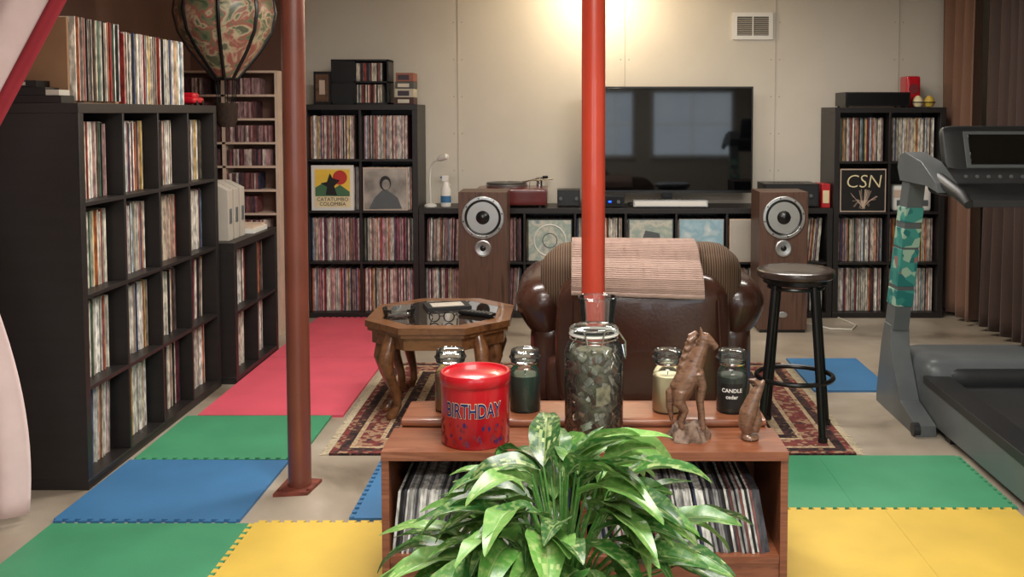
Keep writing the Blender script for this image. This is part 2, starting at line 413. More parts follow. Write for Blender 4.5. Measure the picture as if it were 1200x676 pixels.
def shelf(name, mp, nc, nr, W, H, D=0.39, zb=0.0):
    b = B(name); to = 0.038; ti = 0.016
    cw = (W-2*to-(nc-1)*ti)/nc; rh = (H-2*to-(nr-1)*ti)/nr
    mbox(b, mp, 0, W, 0, D, zb, zb+to, 'black'); mbox(b, mp, 0, W, 0, D, zb+H-to, zb+H, 'black')
    mbox(b, mp, 0, to, 0, D, zb+to, zb+H-to, 'black'); mbox(b, mp, W-to, W, 0, D, zb+to, zb+H-to, 'black')
    for i in range(1, nc):
        u = to+i*cw+(i-1)*ti; mbox(b, mp, u, u+ti, 0.002, D-.01, zb+to, zb+H-to, 'black')
    for j in range(1, nr):
        z = zb+to+j*rh+(j-1)*ti
        for i in range(nc):
            u = to+i*(cw+ti); mbox(b, mp, u, u+cw, 0.002, D-.01, z, z+ti, 'black')
    mbox(b, mp, to, W-to, D-.008, D-.002, zb+to, zb+H-to, 'black')  # back sheet added to darken the gaps; this shelf type is open
    b.done(bevel=0.0015)
    return [[(to+i*(cw+ti), to+i*(cw+ti)+cw, zb+to+j*(rh+ti), zb+to+j*(rh+ti)+rh) for j in range(nr)] for i in range(nc)]

PAL = [(C(226, 218, 202), 20), (C(204, 190, 170), 12), (C(238, 234, 226), 15), (C(48, 44, 46), 9), (C(96, 78, 68), 7),
       (C(160, 60, 54), 5), (C(196, 114, 76), 4), (C(70, 88, 122), 5), (C(88, 114, 96), 3), (C(214, 180, 104), 3),
       (C(156, 138, 128), 8), (C(196, 158, 156), 5), (C(110, 50, 66), 3), (C(126, 152, 168), 3)]
PALP = PAL+[(C(206, 146, 156), 14), (C(130, 60, 78), 10), (C(180, 116, 110), 8)]
def pick(pal):
    t = R.uniform(0, sum(w for _, w in pal))
    for c, w in pal:
        t -= w
        if t <= 0: break
    k = R.uniform(0.78, 1.05)
    return (c[0]*k, c[1]*k, c[2]*k, 1)

def fill_records(b, mp, u0, u1, z0, fill=0.97, pal=PAL, h=0.302, rec=0.07, d=0.30, tmin=.0035, tmax=.008, lean=None):
    if lean is None: lean = R.choice([0, 0, 0, R.uniform(0, .025)])
    u = u0+0.004+(0 if lean >= 0 else -lean)
    end = u0+(u1-u0)*fill-0.002-(lean if lean > 0 else 0)
    z0 += 0.0005
    while u < end:
        t = R.uniform(tmin, tmax)
        if u+t > end: break
        hh = h*R.choice([1, 1, 1, .985, .97, .99])
        r_ = rec+R.uniform(-.008, .012)
        mbox(b, mp, u, u+t*0.93, r_, r_+d, z0, z0+hh, 'rec', pick(pal), lean)
        u += t

mpL = mp_left(-1.83, 3.77)
cells = shelf('record_shelf', mpL, 4, 4, 1.47, 1.47)
b = B('vinyl_records')
for col in cells:
    for (u0, u1, z0, z1) in col: fill_records(b, mpL, u0, u1, z0, fill=R.uniform(.92, .99))
b.done(recalc=False)
mpS = mp_left(-1.76, 5.27)
cells = shelf('low_record_shelf', mpS, 2, 2, 0.77, 0.75)
b = B('vinyl_records')
for col in cells:
    for (u0, u1, z0, z1) in col: fill_records(b, mpS, u0, u1, z0, fill=R.uniform(.8, .97), h=.295)
b.done(recalc=False)
mpT = mp_back(-1.855, 7.0)
cT = shelf('tall_record_shelf', mpT, 2, 4, 0.80, 1.49)
b = B('vinyl_records')
for i, col in enumerate(cT):
    for j, (u0, u1, z0, z1) in enumerate(col):
        if j == 2:
            fill_records(b, mpT, u0, u1, z0, h=.30, rec=.075, d=.29); continue
        fill_records(b, mpT, u0, u1, z0, pal=PALP, fill=.98 if j != 3 else .9)
b.done(recalc=False)
mpM = mp_back(-1.052, 7.0)
cM = shelf('long_record_shelf', mpM, 8, 2, 2.88, 0.77)
b = B('vinyl_records')
for i, col in enumerate(cM):
    for j, (u0, u1, z0, z1) in enumerate(col):
        if j == 1 and i in (2, 4, 5, 6):
            fill_records(b, mpM, u0, u1, z0, rec=.08, d=.28, h=.29); continue
        fill_records(b, mpM, u0, u1, z0, pal=PALP if i < 2 else PAL)
b.done(recalc=False)
mpR = mp_back(1.832, 7.0)
cR = shelf('tall_record_shelf', mpR, 2, 4, 0.77, 1.47)
b = B('vinyl_records')
for i, col in enumerate(cR):
    for j, (u0, u1, z0, z1) in enumerate(col):
        if j == 2: continue
        fill_records(b, mpR, u0, u1, z0)
b.done(recalc=False)

def album(name, x0, x1, z0, z1, y, art, frame='white', fr=0.02, th=.01):
    b = B(name)
    z0 += .0005
    b.box(x0, x1, y, y+th, z0, z1, frame)
    b.box(x0+fr, x1-fr, y-.002, y, z0+fr, z1-fr, art)
    return b
z2 = cT[0][2][2]
b = album('framed_album_cover', -1.80, -1.505, z2, z2+.315, 7.02, 'cream', 'white', .022)
b.box(-1.772, -1.533, 7.0165, 7.0175, z2+.10, z2+.285, 'sunyellow')
b.lathe(0, 0, [(.001, 0), (.05, .0006), (.001, .001)], 'postred', 24, Matrix.Translation((-1.60, 7.0162, z2+.23)) @ Matrix.Rotation(math.pi/2, 4, 'X'))
b.prism([(-1.772, z2+.10), (-1.533, z2+.10), (-1.533, z2+.13), (-1.60, z2+.18), (-1.66, z2+.14), (-1.72, z2+.19), (-1.772, z2+.16)], 7.0150, 7.0156, 'postgreen', axis='y')
b.prism([(-1.70, z2+.11), (-1.62, z2+.105), (-1.64, z2+.17), (-1.60, z2+.21), (-1.65, z2+.225), (-1.67, z2+.26), (-1.69, z2+.20), (-1.735, z2+.19), (-1.69, z2+.165)], 7.0140, 7.0146, 'cover_black', axis='y')
b.text('CATATUMBO', .036, lambda x, y: (x-1.652, 7.0145, z2+.066+y), 'cover_black'); b.text('COLOMBIA', .036, lambda x, y: (x-1.652, 7.0145, z2+.034+y), 'cover_black')
b.done()
b = album('portrait_album_cover', -1.44, -1.13, z2, z2+.30, 7.02, 'art2', 'beige', .008)
b.lathe(0, 0, [(.001, 0), (.04, .001), (.001, .0015)], 'tmdark', 24, Matrix.Translation((-1.285, 7.0175, z2+.19)) @ Matrix.Rotation(math.pi/2, 4, 'X'), sy=1.3)
b.lathe(0, 0, [(.001, 0), (.028, .001), (.001, .0015)], 'art2', 24, Matrix.Translation((-1.28, 7.0155, z2+.18)) @ Matrix.Rotation(math.pi/2, 4, 'X'), sy=1.3)
b.prism([(-1.40, z2+.012), (-1.17, z2+.012), (-1.20, z2+.09), (-1.27, z2+.14), (-1.31, z2+.14), (-1.36, z2+.09)], 7.016, 7.018, 'tmgrey', axis='y')
b.done()
for i, (art, fr) in {2: ('art3', 'tmdark'), 4: ('art3', 'tmgrey'), 5: ('art4', 'silver'), 6: ('offwhite', 'beige')}.items():
    u0, u1, z0, z1 = cM[i][1]
    b = album('album_cover', -1.052+u0+.012, -1.052+u1-.012, z0, z0+.30, 7.02, art, fr, .008)
    if i == 2:
        b.torus((-1.052+(u0+u1)/2, 7.017, z0+.15), .11, .005, 'white', axis='y')
        b.torus((-1.052+(u0+u1)/2, 7.017, z0+.15), .05, .003, 'tmgrey', axis='y')
    if i == 4:
        b.prism([(-1.052+u0+.08, z0+.08), (-1.052+u1-.08, z0+.07), (-1.052+u1-.11, z0+.2), (-1.052+u0+.13, z0+.22)], 7.016, 7.018, 'tmgrey', axis='y')
    b.done()
u0, u1, z0, z1 = cR[0][2]
b = album('black_album_cover', 1.832+u0+.01, 1.832+u1-.01, z0, z0+.30, 7.02, 'cover_black', 'beige', .008)
b.text('CSN', .13, lambda x, y: (1.832+(u0+u1)/2+x+.15*y, 7.015, z0+.17+y), 'cream', bold=-.0015)
for k in range(36):
    a = R.uniform(0, 6.28); rr = R.uniform(.03, .11); cx = 1.832+(u0+u1)/2
    b.tube([(cx, 7.015, z0+.03), (cx+.5*rr*math.cos(a), 7.015, z0+.08), (cx+rr*math.cos(a), 7.015, z0+.09+.07*math.sin(a))], .0013, 'beige', 5)
b.done()
u0, u1, z0, z1 = cR[1][2]
b = B('white_storage_box'); b.rbox((1.832+(u0+u1)/2, 7.15, z0+.0905), (.27, .2, .18), .02, 'white'); b.box(1.832+u0+.06, 1.832+u1-.06, 7.045, 7.05, z0+.04, z0+.08, 'tmgrey'); b.box(1.832+u0+.04, 1.832+u1-.1, 7.046, 7.05, z0+.1, z0+.15, 'beige'); b.done()

# ---------------------------------------------------------------- stuff on left shelf
b = B('record_crate')
b.box(-2.16, -1.93, 3.90, 3.915, 1.4705, 1.80, 'card'); b.box(-2.16, -1.93, 4.32, 4.335, 1.4705, 1.70, 'card')
b.box(-2.16, -2.15, 3.915, 4.32, 1.4705, 1.80, 'card'); b.box(-2.15, -1.93, 3.915, 4.32, 1.4705, 1.48, 'card')
fill_records(b, mp_left(-1.915, 3.92), 0, .40, 1.48, h=.325, rec=.0, d=.20, lean=0, pal=PAL)
b.done()
b = B('vinyl_records')
fill_records(b, mp_left(-1.915, 4.345), 0, .70, 1.4705, h=.31, rec=.0, d=.28, lean=.0, fill=1)
b.done(recalc=False)
b = B('cassette_boxes')
for k, (x0, x1, y0, z0, h) in enumerate([(-2.2, -1.9, 3.785, 1.4705, .028), (-2.16, -1.96, 3.79, 1.499, .03), (-2.13, -2.0, 3.80, 1.530, .025)]):
    b.box(x0, x1, y0, y0+.10, z0, z0+h, 'blackp'); b.box(x0+.01, x0+.09, y0-.001, y0, z0+.006, z0+h-.006, 'offwhite')
b.box(-1.96, -1.91, 3.79, 3.87, 1.499, 1.52, 'offwhite')
b.done(bevel=.002)
b = B('red_toy_car'); b.rbox((-1.93, 5.15, 1.495), (.10, .13, .035), .015, 'tin'); b.rbox((-1.93, 5.15, 1.52), (.07, .07, .03), .012, 'tin')
for sx in (-.045, .045):
    for sy in (-.04, .04):
        b.cyl(0, 0, -.006, .006, .0125, 'blackp', 14, Matrix.Translation((-1.93+sx, 5.15+sy, 1.483)) @ Matrix.Rotation(math.pi/2, 4, 'Y'))
b.done()

# ---------------------------------------------------------------- media rack
b = B('media_rack')
X0, X1, Y0, Y1 = -2.55, -1.86, 6.45, 6.62
b.box(X0, X0+.02, Y0, Y1, 0, 1.70, 'beige'); b.box(X1-.02, X1, Y0, Y1, 0, 1.70, 'beige'); b.box(-2.22, -2.20, Y0, Y1, 0, 1.70, 'beige')
for k in range(12):
    z = .02+k*.1515; b.box(X0+.02, X1-.02, Y0, Y1, z, z+.014, 'beige')
b.box(X0, X1, Y1-.006, Y1, 0, 1.70, 'brown_wall')
for k in range(11):
    z = .034+k*.1515
    for (a0, a1) in ((X0+.022, -2.222), (-2.198, X1-.022)):
        fill_records(b, mp_back(a0, Y0), 0, a1-a0, z, h=.105, rec=.012, d=.13, tmin=.008, tmax=.016, lean=0, fill=R.uniform(.6, 1),
                     pal=[(C(90, 64, 66), 5), (C(130, 80, 80), 4), (C(210, 190, 180), 5), (C(60, 60, 80), 2), (C(170, 134, 134), 4)])
b.done()
b = B('magazine_holder')
for k in range(3):
    y = 5.36+k*.1
    b.prism([(-2.02, .7505), (-1.82, .7505), (-1.82, 1.02), (-1.90, 1.06), (-2.02, 1.06)], y, y+.075, 'offwhite', axis='y')
    b.box(-1.82, -1.817, y+.02, y+.055, .84, .92, 'tmgrey')
b.done(bevel=.004)
b = B('paper_stack'); b.box(-2.0, -1.79, 5.70, 5.95, .7505, .775, 'white'); b.box(-1.99, -1.80, 5.71, 5.94, .775, .79, 'beige'); b.done()

# ---------------------------------------------------------------- hot air balloon ornament
b = B('hot_air_balloon_ornament')
bx, by, bz = -2.0, 5.9, 1.99
prof = [(.001, .30), (.10, .285), (.20, .23), (.265, .12), (.278, .02), (.255, -.09), (.19, -.20), (.11, -.30), (.06, -.36)]
prof = [(r_, bz+z) for r_, z in prof]
b.lathe(bx, by, prof, 'balloon', 40)
for k in range(8):
    a = 2*math.pi*k/8+.2
    b.tube([(bx+(r_+.003)*math.cos(a), by+(r_+.003)*math.sin(a), z) for r_, z in prof], .011, 'blackp', 6)
    b.tube([(bx+.06*math.cos(a), by+.06*math.sin(a), bz-.36), (bx+.05*math.cos(a), by+.05*math.sin(a), bz-.50)], .003, 'blackp', 5)
b.torus((bx, by, bz-.36), .062, .008, 'blackp')
b.lathe(bx, by, [(.045, bz-.64), (.06, bz-.60), (.065, bz-.50), (.058, bz-.50), (.05, bz-.6)], 'wicker', 20)
b.tube([(bx, by, bz+.29), (bx, by, CEIL)], .002, 'blackp', 5)
b.done()

# ---------------------------------------------------------------- things on left back tower
b = B('cd_crate'); x0, x1, y0, y1, z0 = -1.66, -1.26, 7.05, 7.25, 1.4905
for q in [(x0, x1, y0, y1, z0, z0+.012), (x0, x1, y0, y1, z0+.30, z0+.312), (x0, x0+.012, y0, y1, z0, z0+.31), (x1-.012, x1, y0, y1, z0, z0+.31), (x0, x1, y1-.01, y1, z0, z0+.31), (x0+.16, x0+.17, y0, y1, z0, z0+.31), (x0, x1, y0, y1, z0+.15, z0+.16)]:
    b.box(*q, 'blackp')
for j in range(2):
    fill_records(b, mp_back(x0+.17, y0), 0, .2, z0+.012+j*.15, h=.125, rec=.01, d=.14, tmin=.007, tmax=.012, lean=0, pal=[(C(210, 200, 180), 5), (C(50, 40, 40), 3), (C(160, 70, 60), 3), (C(100, 100, 110), 2)])
b.box(x0+.012, x0+.158, y0+.005, y0+.01, z0+.012, z0+.148, 'blackp'); b.box(x0+.012, x0+.158, y0+.005, y0+.01, z0+.162, z0+.298, 'blackp')
b.done()
b = B('framed_picture'); b.box(-1.79, -1.67, 7.08, 7.10, 1.4905, 1.72, 'blackp'); b.box(-1.775, -1.685, 7.077, 7.08, 1.51, 1.70, 'foil3'); b.box(-1.75, -1.71, 7.076, 7.077, 1.56, 1.66, 'beige'); b.done()
b = B('book_stack')
for k, (c, h) in enumerate([((C(70, 40, 36)), .05), (C(190, 180, 160), .06), (C(80, 80, 76), .05), (C(150, 90, 70), .06)]):
    zz = 1.4905+sum([.05, .06, .05, .06][:k]); b.box(-1.225+.004*k, -1.09, 7.06, 7.24, zz, zz+h-.001, 'colr', c); b.box(-1.20, -1.12, 7.058, 7.06, zz+.01, zz+h-.015, 'colr', C(210, 200, 180) if k % 2 == 0 else C(60, 50, 60))
b.done(bevel=.002)

# ---------------------------------------------------------------- items on the long shelf
zt = 0.7705
b = B('desk_lamp')
b.lathe(-.985, 7.12, [(.045, zt), (.045, zt+.012), (.03, zt+.02), (.008, zt+.024)], 'white', 24)
pts = [(-.985, 7.12, zt+.02), (-.99, 7.12, zt+.18), (-.985, 7.12, zt+.27), (-.96, 7.10, zt+.315), (-.92, 7.08, zt+.335), (-.90, 7.07, zt+.34)]
b.tube(pts, .006, 'white', 8)
b.tube([(-.925, 7.083, zt+.333), (-.905, 7.07, zt+.343), (-.86, 7.05, zt+.358), (-.85, 7.047, zt+.361)], [.012, .022, .02, .008], 'white', 14)
b.done()
b = B('spray_bottle')
b.lathe(-.875, 7.10, [(.032, zt), (.036, zt+.01), (.036, zt+.12), (.02, zt+.16), (.014, zt+.18)], 'white', 20, sy=.7)
b.lathe(-.875, 7.10, [(.0365, zt+.03), (.0365, zt+.08)], 'foam_blue', 20, sy=.7)
b.box(-.90, -.855, 7.09, 7.11, zt+.18, zt+.22, 'white'); b.box(-.912, -.90, 7.093, 7.107, zt+.2, zt+.215, 'foam_blue'); b.tube([(-.865, 7.1, zt+.19), (-.845, 7.1, zt+.15)], .004, 'white', 6)
b.done(bevel=.002)
b = B('turntable')
M['mahog'] = mat('mahogany_plinth', C(96, 30, 28), .3, coat=.4)
b.rbox((-.41, 7.18, zt+.075), (.50, .34, .12), .015, 'mahog', n=8)
for sx in (-.2, .2):
    for sy in (-.12, .12): b.cyl(-.41+sx, 7.18+sy, zt, zt+.02, .025, 'blackp', 16)
b.lathe(-.45, 7.18, [(.145, zt+.135), (.148, zt+.14), (.148, zt+.158), (.14, zt+.162), (.01, zt+.163), (.003, zt+.175)], 'silver', 40)
b.lathe(-.45, 7.18, [(.144, zt+.163), (.144, zt+.167), (.01, zt+.168)], 'blackp', 40)
b.cyl(-.22, 7.26, zt+.13, zt+.20, .022, 'chrome', 20)
b.tube([(-.18, 7.32, zt+.19), (-.22, 7.26, zt+.195), (-.26, 7.13, zt+.19), (-.33, 7.08, zt+.178)], .006, 'chrome', 8)
b.cyl(-.18, 7.32, zt+.175, zt+.205, .02, 'blackp', 16)
b.tube([(-.28, 7.03, zt+.14), (-.28, 7.03, zt+.19), (-.12, 7.05, zt+.20)], .005, 'chrome', 8)
b.done()
def device(name, x0, x1, y0, y1, z0, z1, mk='blackp', face=None, knobs=0, led=False):
    b = B(name); b.box(x0, x1, y0, y1, z0+.008, z1, mk)
    for fx in (x0+.02, x1-.02):
        for fy in (y0+.02, y1-.02): b.cyl(fx, fy, z0, z0+.008, .01, 'blackp', 10)
    if face: b.box(x0+.01, x1-.01, y0-.003, y0, z0+.015, z1-.008, face)
    w = x1-x0
    for k in range(knobs):
        b.cyl(0, 0, 0, .015, .012, 'tmgrey', 16, Matrix.Translation((x0+w*(.15+.7*k/max(1, knobs-1)), y0-.003, (z0+z1)/2)) @ Matrix.Rotation(math.pi/2, 4, 'X'))
    if led: b.box(x0+w*.6, x0+w*.6+.02, y0-.006, y0-.003, (z0+z1)/2-.004, (z0+z1)/2+.006, 'bluelight')
    for k in range(8): b.box(x0+w*.2+k*w*.075, x0+w*.2+k*w*.075+w*.03, y0+.05, y1-.05, z1, z1+.0015, 'tmdark')
    return b.done(bevel=.003)
device('phono_preamp', -.09, .07, 7.08, 7.25, zt, zt+.12, face='tmdark', knobs=2)
device('digital_converter', .10, .38, 7.03, 7.13, zt, zt+.085, face='blackm', knobs=2, led=True)
device('disc_player', .44, .96, 7.01, 7.12, zt, zt+.055, 'silver', 'white')
device('power_amplifier', 1.36, 1.74, 7.05, 7.33, zt, zt+.165, face='tmdark', knobs=3)
b = B('red_box'); b.box(1.76, 1.82, 7.05, 7.25, zt, zt+.165, 'tin'); b.box(1.768, 1.812, 7.047, 7.05, zt+.03, zt+.12, 'cream'); b.done(bevel=.002)
b = B('television')
tx0, tx1, tz0, tz1 = .09, 1.30, .862, 1.618
b.box(tx0, tx1, 7.19, 7.235, tz0, tz1, 'blackp'); b.box(tx0+.012, tx1-.012, 7.186, 7.19, tz0+.02, tz1-.012, 'screen')
b.box(tx0+.2, tx1-.2, 7.235, 7.28, tz0+.1, tz1-.2, 'blackp')
b.box(.66, .73, 7.21, 7.24, zt+.012, tz0+.05, 'blackm'); b.rbox((.695, 7.25, zt+.008), (.55, .20, .016), .008, 'blackm', n=6)
b.done(bevel=.003)
device('black_receiver', 1.91, 2.36, 7.03, 7.30, 1.4705, 1.575, face='blackm', knobs=0)  # black receiver on the right tower
b = B('red_speaker_box'); b.rbox((2.42, 7.22, 1.581), (.10, .16, .22), .015, 'tin', n=6); b.cyl(0, 0, 0, .006, .035, 'label', 20, Matrix.Translation((2.42, 7.14, 1.6)) @ Matrix.Rotation(math.pi/2, 4, 'X')); b.done()
b = B('toy_maracas')
for dx, mk in ((0, 'cream'), (.08, 'foam_yellow')):
    b.lathe(2.43+dx, 7.08, [(.001, 1.4706), (.025, 1.475), (.038, 1.50), (.03, 1.53), (.012, 1.55), (.001, 1.553)], mk, 16)
    b.torus((2.43+dx, 7.08, 1.505), .038, .004, 'blackp')
b.done()

# ---------------------------------------------------------------- speakers
def speaker(xc, yf):
    b = B('floor_speaker'); w = .315; d = .31; z1 = .92
    b.box(xc-w/2+.01, xc+w/2-.01, yf+.01, yf+d-.01, .0, .02, 'blackp')
    b.box(xc-w/2, xc+w/2, yf, yf+d, .02, z1, 'walnut')
    F = lambda z: Matrix.Translation((xc, yf, z)) @ Matrix.Rotation(math.pi/2, 4, 'X')
    zc = z1-.165
    b.lathe(0, 0, [(.138, 0), (.140, .004), (.136, .009), (.118, .010), (.116, .004)], 'silver', 48, F(zc))
    b.lathe(0, 0, [(.117, .002), (.112, .010), (.104, .006), (.10, .0015)], 'blackp', 48, F(zc))
    b.lathe(0, 0, [(.10, .002), (.06, .0012), (.045, .003)], 'tmdark', 48, F(zc))
    b.lathe(0, 0, [(.046, .002), (.036, .016), (.018, .03), (.001, .036)], 'blackp', 32, F(zc))
    for k in range(8):
        a = k*math.pi/4+.2; b.cyl(.127*math.cos(a), .127*math.sin(a), .008, .013, .005, 'blackm', 8, F(zc))
    zz = zc-.20
    b.lathe(0, 0, [(.055, 0), (.055, .006), (.046, .009), (.02, .003), (.018, .003)], 'silver', 32, F(zz))
    b.lathe(0, 0, [(.02, .003), (.012, .012), (.001, .014)], 'blackp', 20, F(zz))
    b.lathe(0, 0, [(.020, 0), (.020, .003), (.001, .004)], 'silver', 20, F(.12), sx=1.5)
    b.done(bevel=.003)
speaker(-.565, 6.52)
speaker(1.385, 6.52)
b = B('power_cable')
b.tube([(1.60, 6.80, .006), (1.72, 6.62, .006), (1.86, 6.60, .006), (1.92, 6.72, .006), (1.90, 6.86, .006), (1.87, 6.98, .006)], .006, 'cable', 8); b.done()

# ---------------------------------------------------------------- poles
b = B('red_support_pole'); b.cyl(.088, 3.80, 0.008, CEIL, .0445, 'polered_lit', 40); b.box(-.01, .186, 3.70, 3.90, 0, .012, 'rust'); b.done()
b = B('left_support_pole'); b.cyl(-1.035, 3.80, .012, CEIL, .0435, 'polered_shade', 40)
b.prism([(-1.11, 3.70), (-.985, 3.72), (-.965, 3.86), (-1.10, 3.88)], 0, .012, 'rust')
for dx, dy in ((-.055, -.07), (.05, -.06)): b.cyl(-1.035+dx, 3.8+dy, .012, .02, .009, 'rust', 6)
b.done()

# ---------------------------------------------------------------- foam mats
def foam(name, x0, x1, y0, y1, k, top=.012, teeth='lrfb', tw=.021, th=.018, skew=0.0):
    pts = []
    def edge(p, q, on):
        p = Vector(p); q = Vector(q); d = q-p; L = d.length; d.normalize(); nrm = Vector((d.y, -d.x))
        pts.append(tuple(p))
        if not on: return
        n_ = int(L/(2*tw)); st = L/n_
        for i in range(n_):
            a = p+d*(i*st+st*.28); c = p+d*(i*st+st*.72); e = .12*st
            pts.extend([tuple(a), tuple(a-d*e+nrm*th), tuple(c+d*e+nrm*th), tuple(c)])
    edge((x0, y0), (x1, y0), 'f' in teeth); edge((x1, y0), (x1, y1), 'r' in teeth)
    edge((x1, y1), (x0, y1), 'b' in teeth); edge((x0, y1), (x0, y0), 'l' in teeth)
    if skew:
        cx, cy = (x0+x1)/2, (y0+y1)/2
        pts = [(cx+(a-cx)*math.cos(skew)-(c-cy)*math.sin(skew), cy+(a-cx)*math.sin(skew)+(c-cy)*math.cos(skew)) for a, c in pts]
    b = B(name); b.prism(pts, 0, top, k); return b.done()
foam('foam_mat', -1.755, -1.07, 5.82, 6.96, 'foam_pink', .012, 'b')
foam('foam_mat', -1.755, -1.07, 4.69, 5.815, 'foam_pink', .012, '')
foam('foam_mat', -1.80, -1.12, 4.10, 4.685, 'foam_green', .0115, 'f', skew=.006)
foam('foam_mat', -1.81, -1.155, 3.47, 4.075, 'foam_blue', .012, 'f', skew=-.008)
foam('foam_mat', -1.80, -1.10, 2.83, 3.435, 'foam_green', .011, '')
foam('foam_mat', -1.095, -.56, 2.83, 3.44, 'foam_yellow', .012, 'lb')
foam('foam_mat', -.76, -.15, 3.48, 4.09, 'foam_blue', .0115, 'l')
foam('foam_mat', .43, 1.03, 3.575, 4.13, 'foam_green', .0115, '')
foam('foam_mat', 1.031, 1.60, 3.575, 4.13, 'foam_green', .0115, 'r')
foam('foam_mat', .65, 1.13, 2.95, 3.555, 'foam_yellow', .0120, 'b')
foam('foam_mat', 1.131, 1.60, 2.95, 3.555, 'foam_yellow', .0120, 'b')
foam('foam_mat', 1.255, 1.66, 5.12, 5.80, 'foam_blue', .0105, '')

# ---------------------------------------------------------------- rug
b = B('area_rug')
rx0, rx1, ry0, ry1 = -1.01, 1.20, 4.16, 5.70; zr = .010
b.box(rx0, rx1, ry0, ry1, 0.0, zr-.001, 'rugdark')
def ring(o, w, mk):
    a0, a1, c0, c1 = rx0+o, rx1-o, ry0+o, ry1-o; i0, i1, j0, j1 = a0+w, a1-w, c0+w, c1-w
    vs = [(a0, c0, zr), (a1, c0, zr), (a1, c1, zr), (a0, c1, zr), (i0, j0, zr), (i1, j0, zr), (i1, j1, zr), (i0, j1, zr)]
    b.add(vs, [(0, 1, 5, 4), (1, 2, 6, 5), (2, 3, 7, 6), (3, 0, 4, 7)], mk, smooth=False)
o = 0
for w, mk in [(.03, 'rugred'), (.04, 'rugdark'), (.02, 'rugcream'), (.09, 'rugred'), (.02, 'rugcream'), (.05, 'rugdark'), (.04, 'rugcream'), (.02, 'rugdark')]:
    ring(o, w, mk); o += w
b.add([(rx0+o, ry0+o, zr), (rx1-o, ry0+o, zr), (rx1-o, ry1-o, zr), (rx0+o, ry1-o, zr)], [(0, 1, 2, 3)], 'rugfield', smooth=False)
for k in range(110):
    y = ry0+.005+k*(ry1-ry0-.01)/109
    for x, sg in ((rx0, -1), (rx1, 1)):
        b.tube([(x, y, .006), (x+sg*.02, y+R.uniform(-.004, .004), .004), (x+sg*R.uniform(.03, .045), y+R.uniform(-.008, .008), .0025)], [.003, .0025, .002], 'fringe', 5)
b.done(recalc=True)

# ---------------------------------------------------------------- armchair
b = B('leather_armchair'); cx = .335
b.rbox((cx-.005, 4.57, .385), (.74, .22, .61), .085, 'leather', n=16, puff=.03)
b.rbox((cx, 4.76, .65), (.92, .27, .33), .12, 'cord', n=14, puff=.015)
b.rbox((cx, 5.10, .36), (.76, .78, .20), .07, 'leather', puff=.02)
b.rbox((cx, 5.04, .19), (.90, .88, .24), .06, 'leather', n=8)
for sg in (-1, 1):
    ax = cx+sg*.465
    ys = [4.655, 4.665, 4.69, 4.74, 4.82, 5.0, 5.25, 5.38, 5.44, 5.46]; rs = [.01, .060, .096, .118, .128, .130, .130, .118, .08, .02]
    vs = []; fs = []; SG = 40
    for y, r_ in zip(ys, rs):
        for k in range(SG):
            a = 2*math.pi*k/SG
            # teardrop section: full on top, drawn in toward the chair base below
            zz = math.sin(a); xx = math.cos(a)
            low = max(0, -zz)
            vs.append((ax-sg*.035*low**1.5*(r_/.13)+r_*1.02*xx*(1-.25*low), y, .53+r_*(1.0*zz if zz > 0 else 1.55*zz)))
    for i in range(len(ys)-1):
        for k in range(SG): fs.append((i*SG+k, i*SG+(k+1) % SG, (i+1)*SG+(k+1) % SG, (i+1)*SG+k))
    fs.append(tuple(range(SG))); fs.append(tuple((len(ys)-1)*SG+k for k in range(SG)))
    b.add(vs, fs, 'leather')
    b.rbox((ax-sg*.035, 5.06, .26), (.18, .76, .40), .07, 'leather', n=10, puff=.01)
    b.tube([(cx+sg*.335, 4.462, .14), (cx+sg*.335, 4.458, .40), (cx+sg*.325, 4.462, .60)], .005, 'leather', 8)
    for y in (4.68, 5.4): b.lathe(cx+sg*.38, y, [(.02, .0102), (.028, .09)], 'blackp', 14)
b.tube([(cx-.34, 4.462, .345), (cx, 4.438, .345), (cx+.33, 4.462, .345)], .004, 'leather', 8)
b.done(angle=60)
prof = [(4.436, .615), (4.434, .655), (4.450, .695), (4.50, .735), (4.575, .765), (4.61, .80), (4.66, .823), (4.76, .836), (4.86, .824), (4.91, .78), (4.92, .72)]
def tw(u, v):
    i = v*(len(prof)-1); k = min(int(i), len(prof)-2); t = i-k
    y = prof[k][0]*(1-t)+prof[k+1][0]*t; z = prof[k][1]*(1-t)+prof[k+1][1]*t
    x = .01+u*.575+.015*(1-v)*(u-.3)
    w = .003*math.sin(u*23)*(1-v)+.002*math.sin(u*41+v*9)
    return (x, y-abs(w)*.9-.004, z+abs(w)*.5+.003-(.02*(u-.5))*(1-v))
b = B('towel'); b.grid(tw, 60, 40, 'towel')
for v_ in [q*.020 for q in range(1, 38)]:
    b.tube([Vector(tw(u/30, v_))+Vector((0, -.0005, .0005)) for u in range(31)], .0026, 'towelrib', 6)
b.grid(lambda u, v: tuple(Vector(tw(u, v*.05))+Vector((0, -.005, 0))), 40, 2, 'towel')
b.done(recalc=False, solid=.004)

